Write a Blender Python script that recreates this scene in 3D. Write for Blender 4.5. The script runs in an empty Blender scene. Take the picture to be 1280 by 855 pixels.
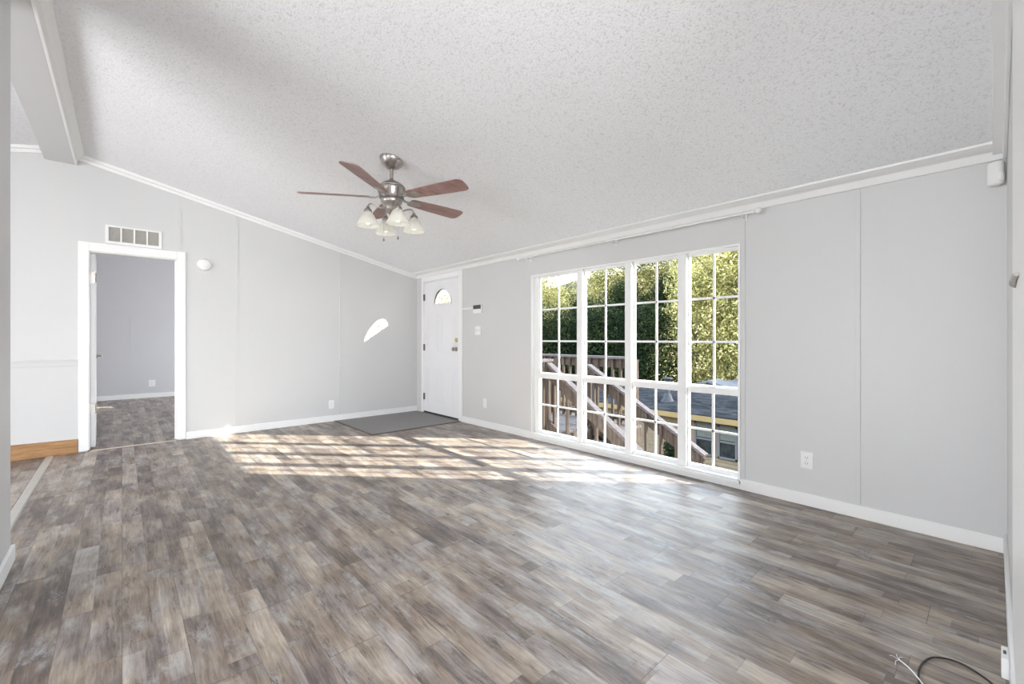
import bpy, math, random
from mathutils import Vector, Matrix
random.seed(7)
SC = bpy.context.scene
COL = SC.collection
R = math.radians

# ---------------------------------------------------------------- camera, sky, sun, lights, exposure
EYE = 1.14
cam_d = bpy.data.cameras.new('camera'); cam = bpy.data.objects.new('camera', cam_d); COL.objects.link(cam)
cam_d.sensor_width = 36.0; cam_d.lens = 541.7 / 1280 * 36.0
cam_d.shift_y = -3.5 / 1280
cam_d.clip_start = 0.01; cam_d.clip_end = 500
cam.location = (0, 0, EYE)
YAW = math.atan2(487.4, 541.7)
cam.rotation_euler = (R(90), 0, -YAW)
SC.camera = cam

SC.view_settings.view_transform = 'Standard'
SC.view_settings.look = 'None'
SC.view_settings.gamma = 1.0
SC.view_settings.use_curve_mapping = False
SC.view_settings.exposure = 0.27

SUN_AZ = R(-46.2)          # towards the sun, measured from +X
SUN_EL = R(24.6)
world = bpy.data.worlds.new('world'); SC.world = world; world.use_nodes = True
wt = world.node_tree; wt.nodes.clear()
wo = wt.nodes.new('ShaderNodeOutputWorld'); wb = wt.nodes.new('ShaderNodeBackground')
wg = wt.nodes.new('ShaderNodeTexCoord'); ws = wt.nodes.new('ShaderNodeSeparateXYZ'); wr = wt.nodes.new('ShaderNodeValToRGB')
wt.links.new(wg.outputs['Generated'], ws.inputs[0]); wt.links.new(ws.outputs['Z'], wr.inputs[0])
wr.color_ramp.elements[0].position = 0.0; wr.color_ramp.elements[0].color = (0.95, 0.97, 1.0, 1)
wr.color_ramp.elements[1].position = 0.7; wr.color_ramp.elements[1].color = (0.62, 0.78, 1.0, 1)
wt.links.new(wr.outputs[0], wb.inputs[0]); wb.inputs[1].default_value = 7.0
wt.links.new(wb.outputs[0], wo.inputs[0])

sd = bpy.data.lights.new('sun', 'SUN'); sun = bpy.data.objects.new('sun', sd); COL.objects.link(sun)
sd.energy = 16.0; sd.angle = R(0.6); sd.color = (1.0, 0.93, 0.82)
sun.rotation_euler = Vector((math.cos(SUN_AZ) * math.cos(SUN_EL), math.sin(SUN_AZ) * math.cos(SUN_EL), math.sin(SUN_EL))).to_track_quat('Z', 'Y').to_euler()

def area(name, loc, target, sx, sy, energy, color=(1, 1, 1)):
    d = bpy.data.lights.new(name, 'AREA'); d.shape = 'RECTANGLE'; d.size = sx; d.size_y = sy; d.energy = energy; d.color = color
    o = bpy.data.objects.new(name, d); COL.objects.link(o); o.location = loc
    o.rotation_euler = (Vector(target) - Vector(loc)).to_track_quat('-Z', 'Y').to_euler()
    return o
# added fill lamps, out of view behind and left of the camera
area('fill_rear', (-0.4, -4.1, 1.4), (1.6, 3, 1.6), 3.2, 1.9, 75, (0.96, 0.98, 1.0))
area('fill_dining', (-4.5, 1.3, 1.15), (0, 1.5, 1.45), 1.5, 3.6, 54, (0.97, 0.98, 1.0))
LAMP_W = 0.15      # each of the four lamps of the ceiling fan
area('fill_dining_far', (-4.5, 4.35, 1.1), (3.5, 4.1, 1.05), 1.5, 1.4, 28, (0.98, 0.98, 1.0)).data.spread = R(90)  # added fill before the solid dining wall, brightens the far window wall
area('daylight_bedroom', (3.3, 8.7, 1.45), (0, 9.6, 1.0), 1.2, 1.1, 55, (0.96, 0.97, 1.0))

# ---------------------------------------------------------------- materials
def new_mat(name):
    m = bpy.data.materials.new(name); m.use_nodes = True
    nt = m.node_tree; b = nt.nodes['Principled BSDF']
    return m, nt, b
def N(nt, kind, **kw):
    n = nt.nodes.new(kind)
    for k, v in kw.items(): setattr(n, k, v)
    return n
def M_(nt, op, a, b=None, c=None):
    n = nt.nodes.new('ShaderNodeMath'); n.operation = op
    for i, v in enumerate((a, b, c)):
        if v is None: continue
        if isinstance(v, (int, float)): n.inputs[i].default_value = v
        else: nt.links.new(v, n.inputs[i])
    return n.outputs[0]
def comb(nt, x, y, z=0.0):
    n = nt.nodes.new('ShaderNodeCombineXYZ')
    for i, v in enumerate((x, y, z)):
        if isinstance(v, (int, float)): n.inputs[i].default_value = v
        else: nt.links.new(v, n.inputs[i])
    return n.outputs[0]
def noise(nt, vec, scale, detail=4, rough=0.6, out=0):
    n = nt.nodes.new('ShaderNodeTexNoise'); n.inputs['Scale'].default_value = scale
    n.inputs['Detail'].default_value = detail; n.inputs['Roughness'].default_value = rough
    if vec is not None: nt.links.new(vec, n.inputs['Vector'])
    return n.outputs[out]
def ramp(nt, fac, stops):
    n = nt.nodes.new('ShaderNodeValToRGB'); cr = n.color_ramp
    while len(cr.elements) < len(stops): cr.elements.new(0.5)
    for e, (p, c) in zip(cr.elements, stops):
        e.position = p; e.color = (*c, 1)
    nt.links.new(fac, n.inputs[0]); return n.outputs[0]
def mixc(nt, fac, a, b, mode='MIX'):
    n = nt.nodes.new('ShaderNodeMix'); n.data_type = 'RGBA'; n.blend_type = mode
    for i, v in ((0, fac), (6, a), (7, b)):
        if isinstance(v, (int, float)): n.inputs[i].default_value = v
        elif isinstance(v, tuple): n.inputs[i].default_value = (*v, 1)
        else: nt.links.new(v, n.inputs[i])
    return n.outputs[2]
def bump(nt, b, height, strength, dist):
    n = nt.nodes.new('ShaderNodeBump'); n.inputs['Strength'].default_value = strength; n.inputs['Distance'].default_value = dist
    nt.links.new(height, n.inputs['Height']); nt.links.new(n.outputs[0], b.inputs['Normal'])
def objco(nt): return nt.nodes.new('ShaderNodeTexCoord').outputs['Object']
def posco(nt): return nt.nodes.new('ShaderNodeNewGeometry').outputs['Position']

def paint(name, col, rough=0.5, var=0.03, scale=3.0, metal=0.0, bumps=0.0, bscale=120):
    m, nt, b = new_mat(name)
    v = posco(nt)
    f = noise(nt, v, scale, 3)
    lo = tuple(max(0, c * (1 - var)) for c in col); hi = tuple(min(1, c * (1 + var)) for c in col)
    nt.links.new(ramp(nt, f, [(0.3, lo), (0.7, hi)]), b.inputs['Base Color'])
    b.inputs['Roughness'].default_value = rough; b.inputs['Metallic'].default_value = metal
    if bumps: bump(nt, b, noise(nt, v, bscale, 3), bumps, 0.002)
    return m

MAT = {}
MAT['wall'] = paint('wall_paint_grey', (0.65, 0.65, 0.645), 0.45, 0.012, 1.5, 0, 0.05, 300)
MAT['wall_bed'] = paint('bedroom_paint_grey', (0.60, 0.60, 0.615), 0.5, 0.012, 1.5, 0, 0.05, 300)
MAT['trim'] = paint('white_trim_paint', (0.88, 0.88, 0.87), 0.35, 0.01)
MAT['door'] = paint('white_door_paint', (0.84, 0.845, 0.86), 0.35, 0.01)
MAT['plastic'] = paint('white_plastic', (0.86, 0.86, 0.85), 0.3, 0.01)
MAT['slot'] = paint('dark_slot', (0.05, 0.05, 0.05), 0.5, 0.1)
MAT['nickel'] = paint('brushed_nickel', (0.43, 0.40, 0.375), 0.34, 0.06, 40, 1.0)
MAT['nickel_dark'] = paint('dark_nickel', (0.20, 0.19, 0.18), 0.4, 0.06, 40, 1.0)
MAT['brass'] = paint('brass', (0.75, 0.62, 0.32), 0.3, 0.05, 30, 1.0)
MAT['came'] = paint('pale_gold_came', (0.45, 0.38, 0.20), 0.5, 0.05)
MAT['black_rubber'] = paint('black_rubber', (0.025, 0.025, 0.027), 0.45, 0.1)
MAT['screen'] = paint('dark_keypad_screen', (0.06, 0.065, 0.07), 0.3, 0.1)
MAT['vent_dark'] = paint('vent_mesh_grey', (0.42, 0.40, 0.36), 0.6, 0.08, 60)
MAT['sweep'] = paint('black_door_sweep', (0.03, 0.03, 0.03), 0.6, 0.1)
MAT['strip'] = paint('grey_transition_strip', (0.50, 0.48, 0.44), 0.4, 0.05, 20)
MAT['sand'] = paint('pale_threshold', (0.62, 0.52, 0.42), 0.5, 0.05, 20)
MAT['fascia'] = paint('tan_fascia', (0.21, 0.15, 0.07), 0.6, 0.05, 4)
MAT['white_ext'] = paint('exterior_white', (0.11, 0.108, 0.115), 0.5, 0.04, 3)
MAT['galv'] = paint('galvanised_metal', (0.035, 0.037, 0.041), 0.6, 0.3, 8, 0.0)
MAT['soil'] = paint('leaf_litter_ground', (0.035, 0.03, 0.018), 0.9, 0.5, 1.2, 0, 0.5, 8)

# ceiling: sprayed texture
m, nt, b = new_mat('ceiling_stipple'); v = posco(nt)
n1 = noise(nt, v, 95, 3, 0.65); n2 = noise(nt, v, 40, 2, 0.5)
spk = M_(nt, 'ADD', M_(nt, 'MULTIPLY', n1, 0.75), M_(nt, 'MULTIPLY', n2, 0.25))
nt.links.new(ramp(nt, spk, [(0.36, (0.73, 0.74, 0.75)), (0.47, (0.905, 0.915, 0.93)), (0.7, (0.925, 0.935, 0.95))]), b.inputs['Base Color'])
b.inputs['Roughness'].default_value = 0.9
bump(nt, b, spk, 0.7, 0.008); MAT['ceiling'] = m

# floor: printed vinyl planks running along Y
def floor_material(name, along='Y'):
    m, nt, b = new_mat(name); s = N(nt, 'ShaderNodeSeparateXYZ'); nt.links.new(posco(nt), s.inputs[0])
    X, Y = (s.outputs[0], s.outputs[1]) if along == 'Y' else (s.outputs[1], s.outputs[0])
    def white(vec):
        w = N(nt, 'ShaderNodeTexWhiteNoise', noise_dimensions='3D'); nt.links.new(vec, w.inputs['Vector'])
        sc = N(nt, 'ShaderNodeSeparateColor'); nt.links.new(w.outputs['Color'], sc.inputs[0]); return sc.outputs
    def cells(w, l, seed):
        u = M_(nt, 'DIVIDE', X, w); row = M_(nt, 'FLOOR', u); r = white(comb(nt, row, seed, 0.5))
        vv = M_(nt, 'ADD', M_(nt, 'DIVIDE', Y, l), M_(nt, 'MULTIPLY', r[0], 7.3)); c = M_(nt, 'FLOOR', vv)
        return u, vv, white(comb(nt, row, c, seed + 3.1))
    uA, vA, A = cells(0.184, 1.22, 1.0)
    uB, vB, B = cells(0.092, 0.78, 5.0)
    uC, vC, C = cells(0.061, 0.47, 9.0)
    off = M_(nt, 'MULTIPLY', A[1], 37.0); offb = M_(nt, 'MULTIPLY', B[1], 23.0)   # the print shifts from plank to plank
    gx = M_(nt, 'ADD', X, off); gb = M_(nt, 'ADD', X, offb)
    wob = M_(nt, 'MULTIPLY', M_(nt, 'SUBTRACT', noise(nt, comb(nt, M_(nt, 'MULTIPLY', gx, 5), M_(nt, 'MULTIPLY', Y, 2.2), off), 1.0, 2), 0.5), 0.05)
    gx = M_(nt, 'ADD', gx, wob)
    fine = noise(nt, comb(nt, M_(nt, 'MULTIPLY', gx, 130), M_(nt, 'MULTIPLY', Y, 7.0), off), 1.0, 6, 0.75)
    mid = noise(nt, comb(nt, M_(nt, 'MULTIPLY', gx, 30), M_(nt, 'MULTIPLY', Y, 2.6), offb), 1.0, 5, 0.65)
    soft = noise(nt, comb(nt, M_(nt, 'MULTIPLY', gb, 9), M_(nt, 'MULTIPLY', Y, 3.4), offb), 1.0, 3, 0.55)
    big = noise(nt, comb(nt, M_(nt, 'MULTIPLY', X, 6), M_(nt, 'MULTIPLY', Y, 3.0), offb), 1.0, 3, 0.55)
    patch = noise(nt, comb(nt, M_(nt, 'MULTIPLY', gx, 34), M_(nt, 'MULTIPLY', Y, 14), 3.3), 1.0, 6, 0.8)
    pick = M_(nt, 'GREATER_THAN', A[2], 0.55)
    lath = M_(nt, 'ADD', M_(nt, 'MULTIPLY', B[0], 1.0), M_(nt, 'MULTIPLY', pick, M_(nt, 'MULTIPLY', M_(nt, 'SUBTRACT', C[0], B[0]), 0.7)))
    tone = M_(nt, 'ADD', M_(nt, 'MULTIPLY', lath, 0.42), M_(nt, 'MULTIPLY', A[0], 0.16))
    t2 = M_(nt, 'ADD', tone, M_(nt, 'ADD', M_(nt, 'MULTIPLY', M_(nt, 'SUBTRACT', soft, 0.5), 1.0), M_(nt, 'ADD', M_(nt, 'MULTIPLY', M_(nt, 'SUBTRACT', mid, 0.5), 0.62), M_(nt, 'MULTIPLY', M_(nt, 'SUBTRACT', fine, 0.5), 0.85))))
    t2 = M_(nt, 'ADD', t2, 0.245)
    base = ramp(nt, t2, [(0.10, (0.085, 0.066, 0.056)), (0.34, (0.175, 0.135, 0.110)), (0.52, (0.270, 0.215, 0.172)), (0.70, (0.375, 0.310, 0.250)), (0.92, (0.54, 0.465, 0.385))])
    cool = M_(nt, 'MULTIPLY', ramp(nt, big, [(0.46, (0, 0, 0)), (0.58, (1, 1, 1))]), 0.85)
    base = mixc(nt, cool, base, mixc(nt, 1.0, base, (0.90, 0.96, 1.10), 'MULTIPLY'))
    worn = ramp(nt, noise(nt, comb(nt, M_(nt, 'MULTIPLY', gb, 11), M_(nt, 'MULTIPLY', Y, 2.8), 17.0), 1.0, 3, 0.5), [(0.52, (0, 0, 0)), (0.64, (1, 1, 1))])
    chalk = M_(nt, 'MULTIPLY', M_(nt, 'MULTIPLY', ramp(nt, patch, [(0.42, (0, 0, 0)), (0.60, (1, 1, 1))]), worn), 0.70)
    base = mixc(nt, chalk, base, (0.43, 0.43, 0.425))
    crack = M_(nt, 'MULTIPLY', M_(nt, 'MULTIPLY', ramp(nt, noise(nt, comb(nt, M_(nt, 'MULTIPLY', gx, 60), M_(nt, 'MULTIPLY', Y, 9), 8.8), 1.0, 6, 0.8), [(0.52, (0, 0, 0)), (0.62, (1, 1, 1))]), ramp(nt, soft, [(0.40, (1, 1, 1)), (0.56, (0.20, 0.20, 0.20))])), 0.80)
    base = mixc(nt, crack, base, (0.075, 0.06, 0.055))
    def edge(v, w):
        fr = M_(nt, 'FRACT', v); return M_(nt, 'LESS_THAN', M_(nt, 'MINIMUM', fr, M_(nt, 'SUBTRACT', 1.0, fr)), w)
    line = M_(nt, 'MAXIMUM', edge(uA, 0.006), M_(nt, 'MAXIMUM', edge(vA, 0.0014), M_(nt, 'MULTIPLY', edge(vB, 0.002), 0.6)))
    base = mixc(nt, M_(nt, 'MULTIPLY', line, 0.5), base, (0.05, 0.04, 0.035))
    nt.links.new(base, b.inputs['Base Color'])
    nt.links.new(M_(nt, 'ADD', 0.30, M_(nt, 'MULTIPLY', fine, 0.16)), b.inputs['Roughness'])
    b.inputs['Specular IOR Level'].default_value = 0.36
    bump(nt, b, M_(nt, 'SUBTRACT', M_(nt, 'MULTIPLY', fine, 0.5), line), 0.12, 0.0015)
    return m
MAT['floor'] = floor_material('vinyl_plank_floor')

def wood(name, dark, mid, light, sx=30, sy=3, rough=0.5, axis=0):
    m, nt, b = new_mat(name)
    mp = N(nt, 'ShaderNodeMapping'); nt.links.new(objco(nt), mp.inputs[0])
    s = [sx, sx, sx]; s[axis] = sy; mp.inputs['Scale'].default_value = s
    f = noise(nt, mp.outputs[0], 1.0, 5, 0.65)
    nt.links.new(ramp(nt, f, [(0.3, dark), (0.5, mid), (0.7, light)]), b.inputs['Base Color'])
    b.inputs['Roughness'].default_value = rough
    bump(nt, b, f, 0.1, 0.002); return m
MAT['oak'] = wood('oak_baseboard', (0.26, 0.13, 0.05), (0.38, 0.20, 0.08), (0.50, 0.29, 0.13), 50, 5, 0.4)
MAT['blade'] = wood('cherry_blade', (0.22, 0.12, 0.105), (0.33, 0.19, 0.17), (0.43, 0.27, 0.245), 45, 3, 0.42)
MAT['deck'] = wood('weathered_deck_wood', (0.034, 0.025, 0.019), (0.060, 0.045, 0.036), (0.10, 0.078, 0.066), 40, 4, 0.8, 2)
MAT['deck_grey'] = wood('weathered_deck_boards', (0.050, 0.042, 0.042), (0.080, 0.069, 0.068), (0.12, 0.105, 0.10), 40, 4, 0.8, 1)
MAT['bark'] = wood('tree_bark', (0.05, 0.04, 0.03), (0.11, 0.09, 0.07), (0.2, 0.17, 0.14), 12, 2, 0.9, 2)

# entry pad: grey ribbed
m, nt, b = new_mat('grey_entry_pad'); v = posco(nt)
nt.links.new(ramp(nt, noise(nt, v, 260, 2), [(0.35, (0.21, 0.20, 0.20)), (0.65, (0.31, 0.30, 0.30))]), b.inputs['Base Color'])
b.inputs['Roughness'].default_value = 0.75; bump(nt, b, noise(nt, v, 300, 2), 0.5, 0.002); MAT['mat'] = m

# window glass lets the light straight through with a thin reflection
def glass_mat(name, tint, refl):
    m = bpy.data.materials.new(name); m.use_nodes = True; nt = m.node_tree; nt.nodes.clear()
    o = N(nt, 'ShaderNodeOutputMaterial'); t = N(nt, 'ShaderNodeBsdfTransparent'); g = N(nt, 'ShaderNodeBsdfGlossy'); mx = N(nt, 'ShaderNodeMixShader')
    t.inputs[0].default_value = (*tint, 1); g.inputs['Roughness'].default_value = 0.02
    lw = N(nt, 'ShaderNodeLayerWeight'); lw.inputs['Blend'].default_value = refl
    nt.links.new(lw.outputs['Fresnel'], mx.inputs[0]); nt.links.new(t.outputs[0], mx.inputs[1]); nt.links.new(g.outputs[0], mx.inputs[2]); nt.links.new(mx.outputs[0], o.inputs[0])
    return m
MAT['glass'] = glass_mat('window_glass', (0.97, 0.985, 0.98), 0.04)
m = bpy.data.materials.new('bevelled_glass'); m.use_nodes = True; nt = m.node_tree; nt.nodes.clear()
o_ = N(nt, 'ShaderNodeOutputMaterial'); t_ = N(nt, 'ShaderNodeBsdfTransparent'); g_ = N(nt, 'ShaderNodeBsdfTranslucent'); x_ = N(nt, 'ShaderNodeMixShader')
t_.inputs[0].default_value = (1, 0.98, 0.92, 1); g_.inputs[0].default_value = (0.95, 0.88, 0.66, 1); x_.inputs[0].default_value = 0.03
nt.links.new(t_.outputs[0], x_.inputs[1]); nt.links.new(g_.outputs[0], x_.inputs[2]); nt.links.new(x_.outputs[0], o_.inputs[0]); MAT['bevel_glass'] = m
m, nt, b = new_mat('frosted_shade_glass')
nt.links.new(ramp(nt, noise(nt, posco(nt), 30, 3), [(0.3, (0.80, 0.81, 0.75)), (0.7, (0.88, 0.88, 0.83))]), b.inputs['Base Color'])
b.inputs['Roughness'].default_value = 0.35; b.inputs['Subsurface Weight'].default_value = 0.0
nt.nodes.remove(nt.nodes['Material Output']) if False else None
tr = N(nt, 'ShaderNodeBsdfTranslucent'); tr.inputs[0].default_value = (0.93, 0.93, 0.88, 1)
tp = N(nt, 'ShaderNodeBsdfTransparent'); mx = N(nt, 'ShaderNodeMixShader'); mx2 = N(nt, 'ShaderNodeMixShader'); mx.inputs[0].default_value = 0.45; mx2.inputs[0].default_value = 0.22
nt.links.new(b.outputs[0], mx.inputs[1]); nt.links.new(tr.outputs[0], mx.inputs[2]); nt.links.new(mx.outputs[0], mx2.inputs[1]); nt.links.new(tp.outputs[0], mx2.inputs[2])
nt.links.new(mx2.outputs[0], nt.nodes['Material Output'].inputs[0]); MAT['shade'] = m

# siding, shingles
m, nt, b = new_mat('tan_lap_siding')
nt.links.new(ramp(nt, noise(nt, posco(nt), 2.5, 3), [(0.3, (0.16, 0.122, 0.08)), (0.7, (0.20, 0.155, 0.105))]), b.inputs['Base Color']); b.inputs['Roughness'].default_value = 0.6; MAT['siding'] = m
m, nt, b = new_mat('dark_asphalt_shingles'); v = posco(nt); s = N(nt, 'ShaderNodeSeparateXYZ'); nt.links.new(v, s.inputs[0])
row = M_(nt, 'FLOOR', M_(nt, 'DIVIDE', s.outputs[0], 0.14)); cell = M_(nt, 'FLOOR', M_(nt, 'ADD', M_(nt, 'DIVIDE', s.outputs[1], 0.30), M_(nt, 'MULTIPLY', row, 0.37)))
w = N(nt, 'ShaderNodeTexWhiteNoise'); nt.links.new(comb(nt, row, cell, 0), w.inputs['Vector'])
mx_ = M_(nt, 'ADD', M_(nt, 'MULTIPLY', w.outputs['Value'], 0.6), M_(nt, 'MULTIPLY', noise(nt, comb(nt, M_(nt, 'MULTIPLY', s.outputs[0], 1.5), M_(nt, 'MULTIPLY', s.outputs[1], 0.7), 0), 1, 3), 0.6))
nt.links.new(ramp(nt, mx_, [(0.2, (0.010, 0.0105, 0.012)), (0.9, (0.026, 0.027, 0.030))]), b.inputs['Base Color']); b.inputs['Roughness'].default_value = 1.0; b.inputs['Specular IOR Level'].default_value = 0.0; MAT['shingle'] = m
m, nt, b = new_mat('house_window_glass')
nt.links.new(ramp(nt, noise(nt, posco(nt), 4, 2), [(0.3, (0.012, 0.014, 0.015)), (0.7, (0.03, 0.033, 0.033))]), b.inputs['Base Color']); b.inputs['Roughness'].default_value = 0.12; MAT['dark_glass'] = m

def leaf_mat(name, a, bcol, c):
    m = bpy.data.materials.new(name); m.use_nodes = True; nt = m.node_tree; b = nt.nodes['Principled BSDF']
    v = posco(nt)
    w = N(nt, 'ShaderNodeTexWhiteNoise'); at = N(nt, 'ShaderNodeAttribute', attribute_name='leaf'); nt.links.new(at.outputs['Vector'], w.inputs['Vector'])
    f = M_(nt, 'ADD', M_(nt, 'MULTIPLY', noise(nt, v, 0.8, 3), 0.8), M_(nt, 'MULTIPLY', w.outputs['Value'], 0.35))
    colr = ramp(nt, f, [(0.35, a), (0.58, bcol), (0.82, c)])
    nt.links.new(colr, b.inputs['Base Color']); b.inputs['Roughness'].default_value = 0.55
    t = N(nt, 'ShaderNodeBsdfTranslucent'); nt.links.new(colr, t.inputs[0]); mx = N(nt, 'ShaderNodeMixShader'); mx.inputs[0].default_value = 0.35
    nt.links.new(b.outputs[0], mx.inputs[1]); nt.links.new(t.outputs[0], mx.inputs[2]); nt.links.new(mx.outputs[0], nt.nodes['Material Output'].inputs[0])
    return m
MAT['leaf_green'] = leaf_mat('green_leaves', (0.005, 0.010, 0.004), (0.012, 0.022, 0.008), (0.045, 0.055, 0.016))
MAT['leaf_yellow'] = leaf_mat('yellow_green_leaves', (0.05, 0.062, 0.02), (0.34, 0.31, 0.10), (0.80, 0.68, 0.36))
MAT['leaf_mix'] = leaf_mat('olive_leaves', (0.018, 0.030, 0.010), (0.12, 0.13, 0.038), (0.50, 0.43, 0.17))

for k_ in ('deck', 'deck_grey', 'bark', 'fascia', 'white_ext', 'galv', 'soil', 'siding', 'leaf_green', 'leaf_yellow', 'leaf_mix'):
    MAT[k_].node_tree.nodes['Principled BSDF'].inputs['Specular IOR Level'].default_value = 0.08      # weathered, dusty surfaces
# ---------------------------------------------------------------- mesh building
class MB:
    def __init__(s): s.v = []; s.f = []; s.sm = []
    def add(s, verts, faces, smooth=False):
        o = len(s.v); s.v += [tuple(v) for v in verts]; s.f += [tuple(i + o for i in f) for f in faces]; s.sm += [smooth] * len(faces); return s
    def box(s, x0, x1, y0, y1, z0, z1, mat=None, bev=0.0):
        x0, x1 = min(x0, x1), max(x0, x1); y0, y1 = min(y0, y1), max(y0, y1); z0, z1 = min(z0, z1), max(z0, z1)
        v = [(x, y, z) for x in (x0, x1) for y in (y0, y1) for z in (z0, z1)]
        if mat is not None: v = [mat @ Vector(p) for p in v]
        return s.add(v, [(0, 1, 3, 2), (4, 6, 7, 5), (0, 4, 5, 1), (2, 3, 7, 6), (0, 2, 6, 4), (1, 5, 7, 3)])
    def bar(s, p, q, w, t, up=(0, 0, 1)):
        p = Vector(p); q = Vector(q); d = (q - p).normalized(); side = d.cross(Vector(up)).normalized(); u = side.cross(d)
        v = [c + side * a * w / 2 + u * b_ * t / 2 for c in (p, q) for a in (-1, 1) for b_ in (-1, 1)]
        return s.add(v, [(0, 1, 3, 2), (4, 6, 7, 5), (0, 4, 5, 1), (2, 3, 7, 6), (0, 2, 6, 4), (1, 5, 7, 3)])
    def tube(s, pts, r, n=10, caps=True):
        pts = [Vector(p) for p in pts]; rs = r if isinstance(r, (list, tuple)) else [r] * len(pts)
        prev = None; rings = []
        for i, p in enumerate(pts):
            d = (pts[min(i + 1, len(pts) - 1)] - pts[max(i - 1, 0)]).normalized()
            a = prev if prev is not None else (Vector((0, 0, 1)) if abs(d.z) < 0.9 else Vector((1, 0, 0)))
            u = (a - d * a.dot(d)).normalized(); w = d.cross(u); prev = u
            rings.append([p + (u * math.cos(2 * math.pi * k / n) + w * math.sin(2 * math.pi * k / n)) * rs[i] for k in range(n)])
        v = [q for ring in rings for q in ring]; f = []
        for i in range(len(pts) - 1):
            for k in range(n): f.append((i * n + k, i * n + (k + 1) % n, (i + 1) * n + (k + 1) % n, (i + 1) * n + k))
        s.add(v, f, True)
        if caps:
            s.add(rings[0], [tuple(range(n))]); s.add(rings[-1], [tuple(range(n))])
        return s
    def lathe(s, prof, mat=None, n=32):
        mat = mat or Matrix(); v = []; f = []
        for r_, z in prof:
            for k in range(n): v.append(mat @ Vector((r_ * math.cos(2 * math.pi * k / n), r_ * math.sin(2 * math.pi * k / n), z)))
        for i in range(len(prof) - 1):
            for k in range(n): f.append((i * n + k, i * n + (k + 1) % n, (i + 1) * n + (k + 1) % n, (i + 1) * n + k))
        return s.add(v, f, True)
    def prism(s, poly, d, mat=None):
        """poly: list of 3D points, extruded by vector d"""
        mat = mat or Matrix(); n = len(poly); d = Vector(d)
        v = [mat @ Vector(p) for p in poly] + [mat @ (Vector(p) + d) for p in poly]
        f = [tuple(range(n)), tuple(range(2 * n - 1, n - 1, -1))] + [(k, k + n, (k + 1) % n + n, (k + 1) % n) for k in range(n)]
        return s.add(v, f)
    def build(s, name, mat, parent=None, bevel=0.0, origin=None, smooth_all=False):
        if parent is not None:
            o0 = Vector((0, 0, 0)); p = parent
            while p is not None: o0 += Vector(p.location); p = p.parent
            loc = Vector((0, 0, 0))
        elif origin is not None: o0 = Vector(origin); loc = o0
        else:
            xs, ys, zs = zip(*s.v); o0 = Vector(((min(xs) + max(xs)) / 2, (min(ys) + max(ys)) / 2, min(zs))); loc = o0
        me = bpy.data.meshes.new(name); me.from_pydata([Vector(v) - o0 for v in s.v], [], s.f); me.update()
        me.polygons.foreach_set('use_smooth', [bool(a or smooth_all) for a in s.sm])
        import bmesh
        bm = bmesh.new(); bm.from_mesh(me); bmesh.ops.recalc_face_normals(bm, faces=bm.faces); bm.to_mesh(me); bm.free()
        me.materials.append(MAT[mat] if isinstance(mat, str) else mat)
        o = bpy.data.objects.new(name, me); o.location = loc; COL.objects.link(o); o.parent = parent
        if bevel:
            b = o.modifiers.new('bevel', 'BEVEL'); b.width = bevel; b.segments = 2; b.limit_method = 'ANGLE'; b.angle_limit = R(40)
        return o
def tag(o, label=None, cat=None, group=None, kind=None):
    if label: o['label'] = label
    if cat: o['category'] = cat
    if group: o['group'] = group
    if kind: o['kind'] = kind
    return o
def thing(name, loc, label, cat, group=None, kind=None):
    o = bpy.data.objects.new(name, None); o.location = loc; o.empty_display_size = 0.1; COL.objects.link(o)
    return tag(o, label, cat, group, kind)
def struct(o, label, cat): return tag(o, label, cat, None, 'structure')

# ---------------------------------------------------------------- room shell
W = 3.495; L = 6.15; RW = -0.048; MX = -0.425; MX2 = -0.545; ML = 3.37
SL = 0.2215; ZW = 2.15
def cz(x): return ZW + SL * (W - x) if x > -0.45 else ZW + SL * (W + 0.45) - SL * (-0.45 - x)
T = 0.10
# window opening, entry door opening, bedroom doorway
WY0, WY1, WZ0, WZ1 = 1.300, 3.540, 0.060, 1.858
DY0, DY1, DZ1 = 4.965, 5.955, 2.035
BX0, BX1, BZ1 = -0.262, 0.472, 2.048

struct(MB().box(-4.6, W, -4.2, L, -0.12, 0).build('floor', 'floor'), 'brown and grey weathered wood-look plank floor', 'floor')
b_ = MB()
for (y0, y1, z0, z1) in ((-4.2, WY0, 0, 2.3), (WY1, DY0, 0, 2.3), (DY1, L, 0, 2.3), (WY0, WY1, -0.12, WZ0), (WY0, WY1, WZ1, 2.3), (DY0, DY1, DZ1, 2.3)):
    b_.box(W, W + T, y0, y1, z0, z1)
struct(b_.build('wall_right', 'wall', origin=(W, 0, 0)), 'light grey panel wall holding the large grid window and front door', 'wall')
b_ = MB()
def gable(b, x0, x1, z0, y0=L, y1=L + T):
    b.prism([(x0, y0, z0), (x1, y0, z0), (x1, y0, cz(x1) + 0.03), (x0, y0, cz(x0) + 0.03)], (0, y1 - y0, 0))
for (x0, x1, z0) in ((-4.6, -0.45, 0), (-0.45, BX0, 0), (BX0, BX1, BZ1), (BX1, W + T, 0)): gable(b_, x0, x1, z0)
struct(b_.build('wall_back', 'wall', origin=(0, L, 0)), 'light grey gable wall holding the bedroom doorway', 'wall')
b_ = MB(); b_.prism([(1.3, RW, 0), (W, RW, 0), (W, RW, cz(W)), (1.3, RW, cz(1.3))], (0, -T, 0))
struct(b_.build('wall_front', 'wall', origin=(2, RW, 0)), 'near grey wall seen edge-on at the right border of the photo', 'wall')
b_ = MB().box(1.3, 1.3 + T, -4.2, RW - T, 0, cz(1.3))
struct(b_.build('wall_hall', 'wall'), 'grey hallway wall behind the camera', 'wall')
b_ = MB().box(MX2, MX, 2.45, ML, 0, 2.9)
struct(b_.build('wall_left', 'wall'), 'white marriage wall end at the left border of the photo', 'wall')
b_ = MB()
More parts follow.
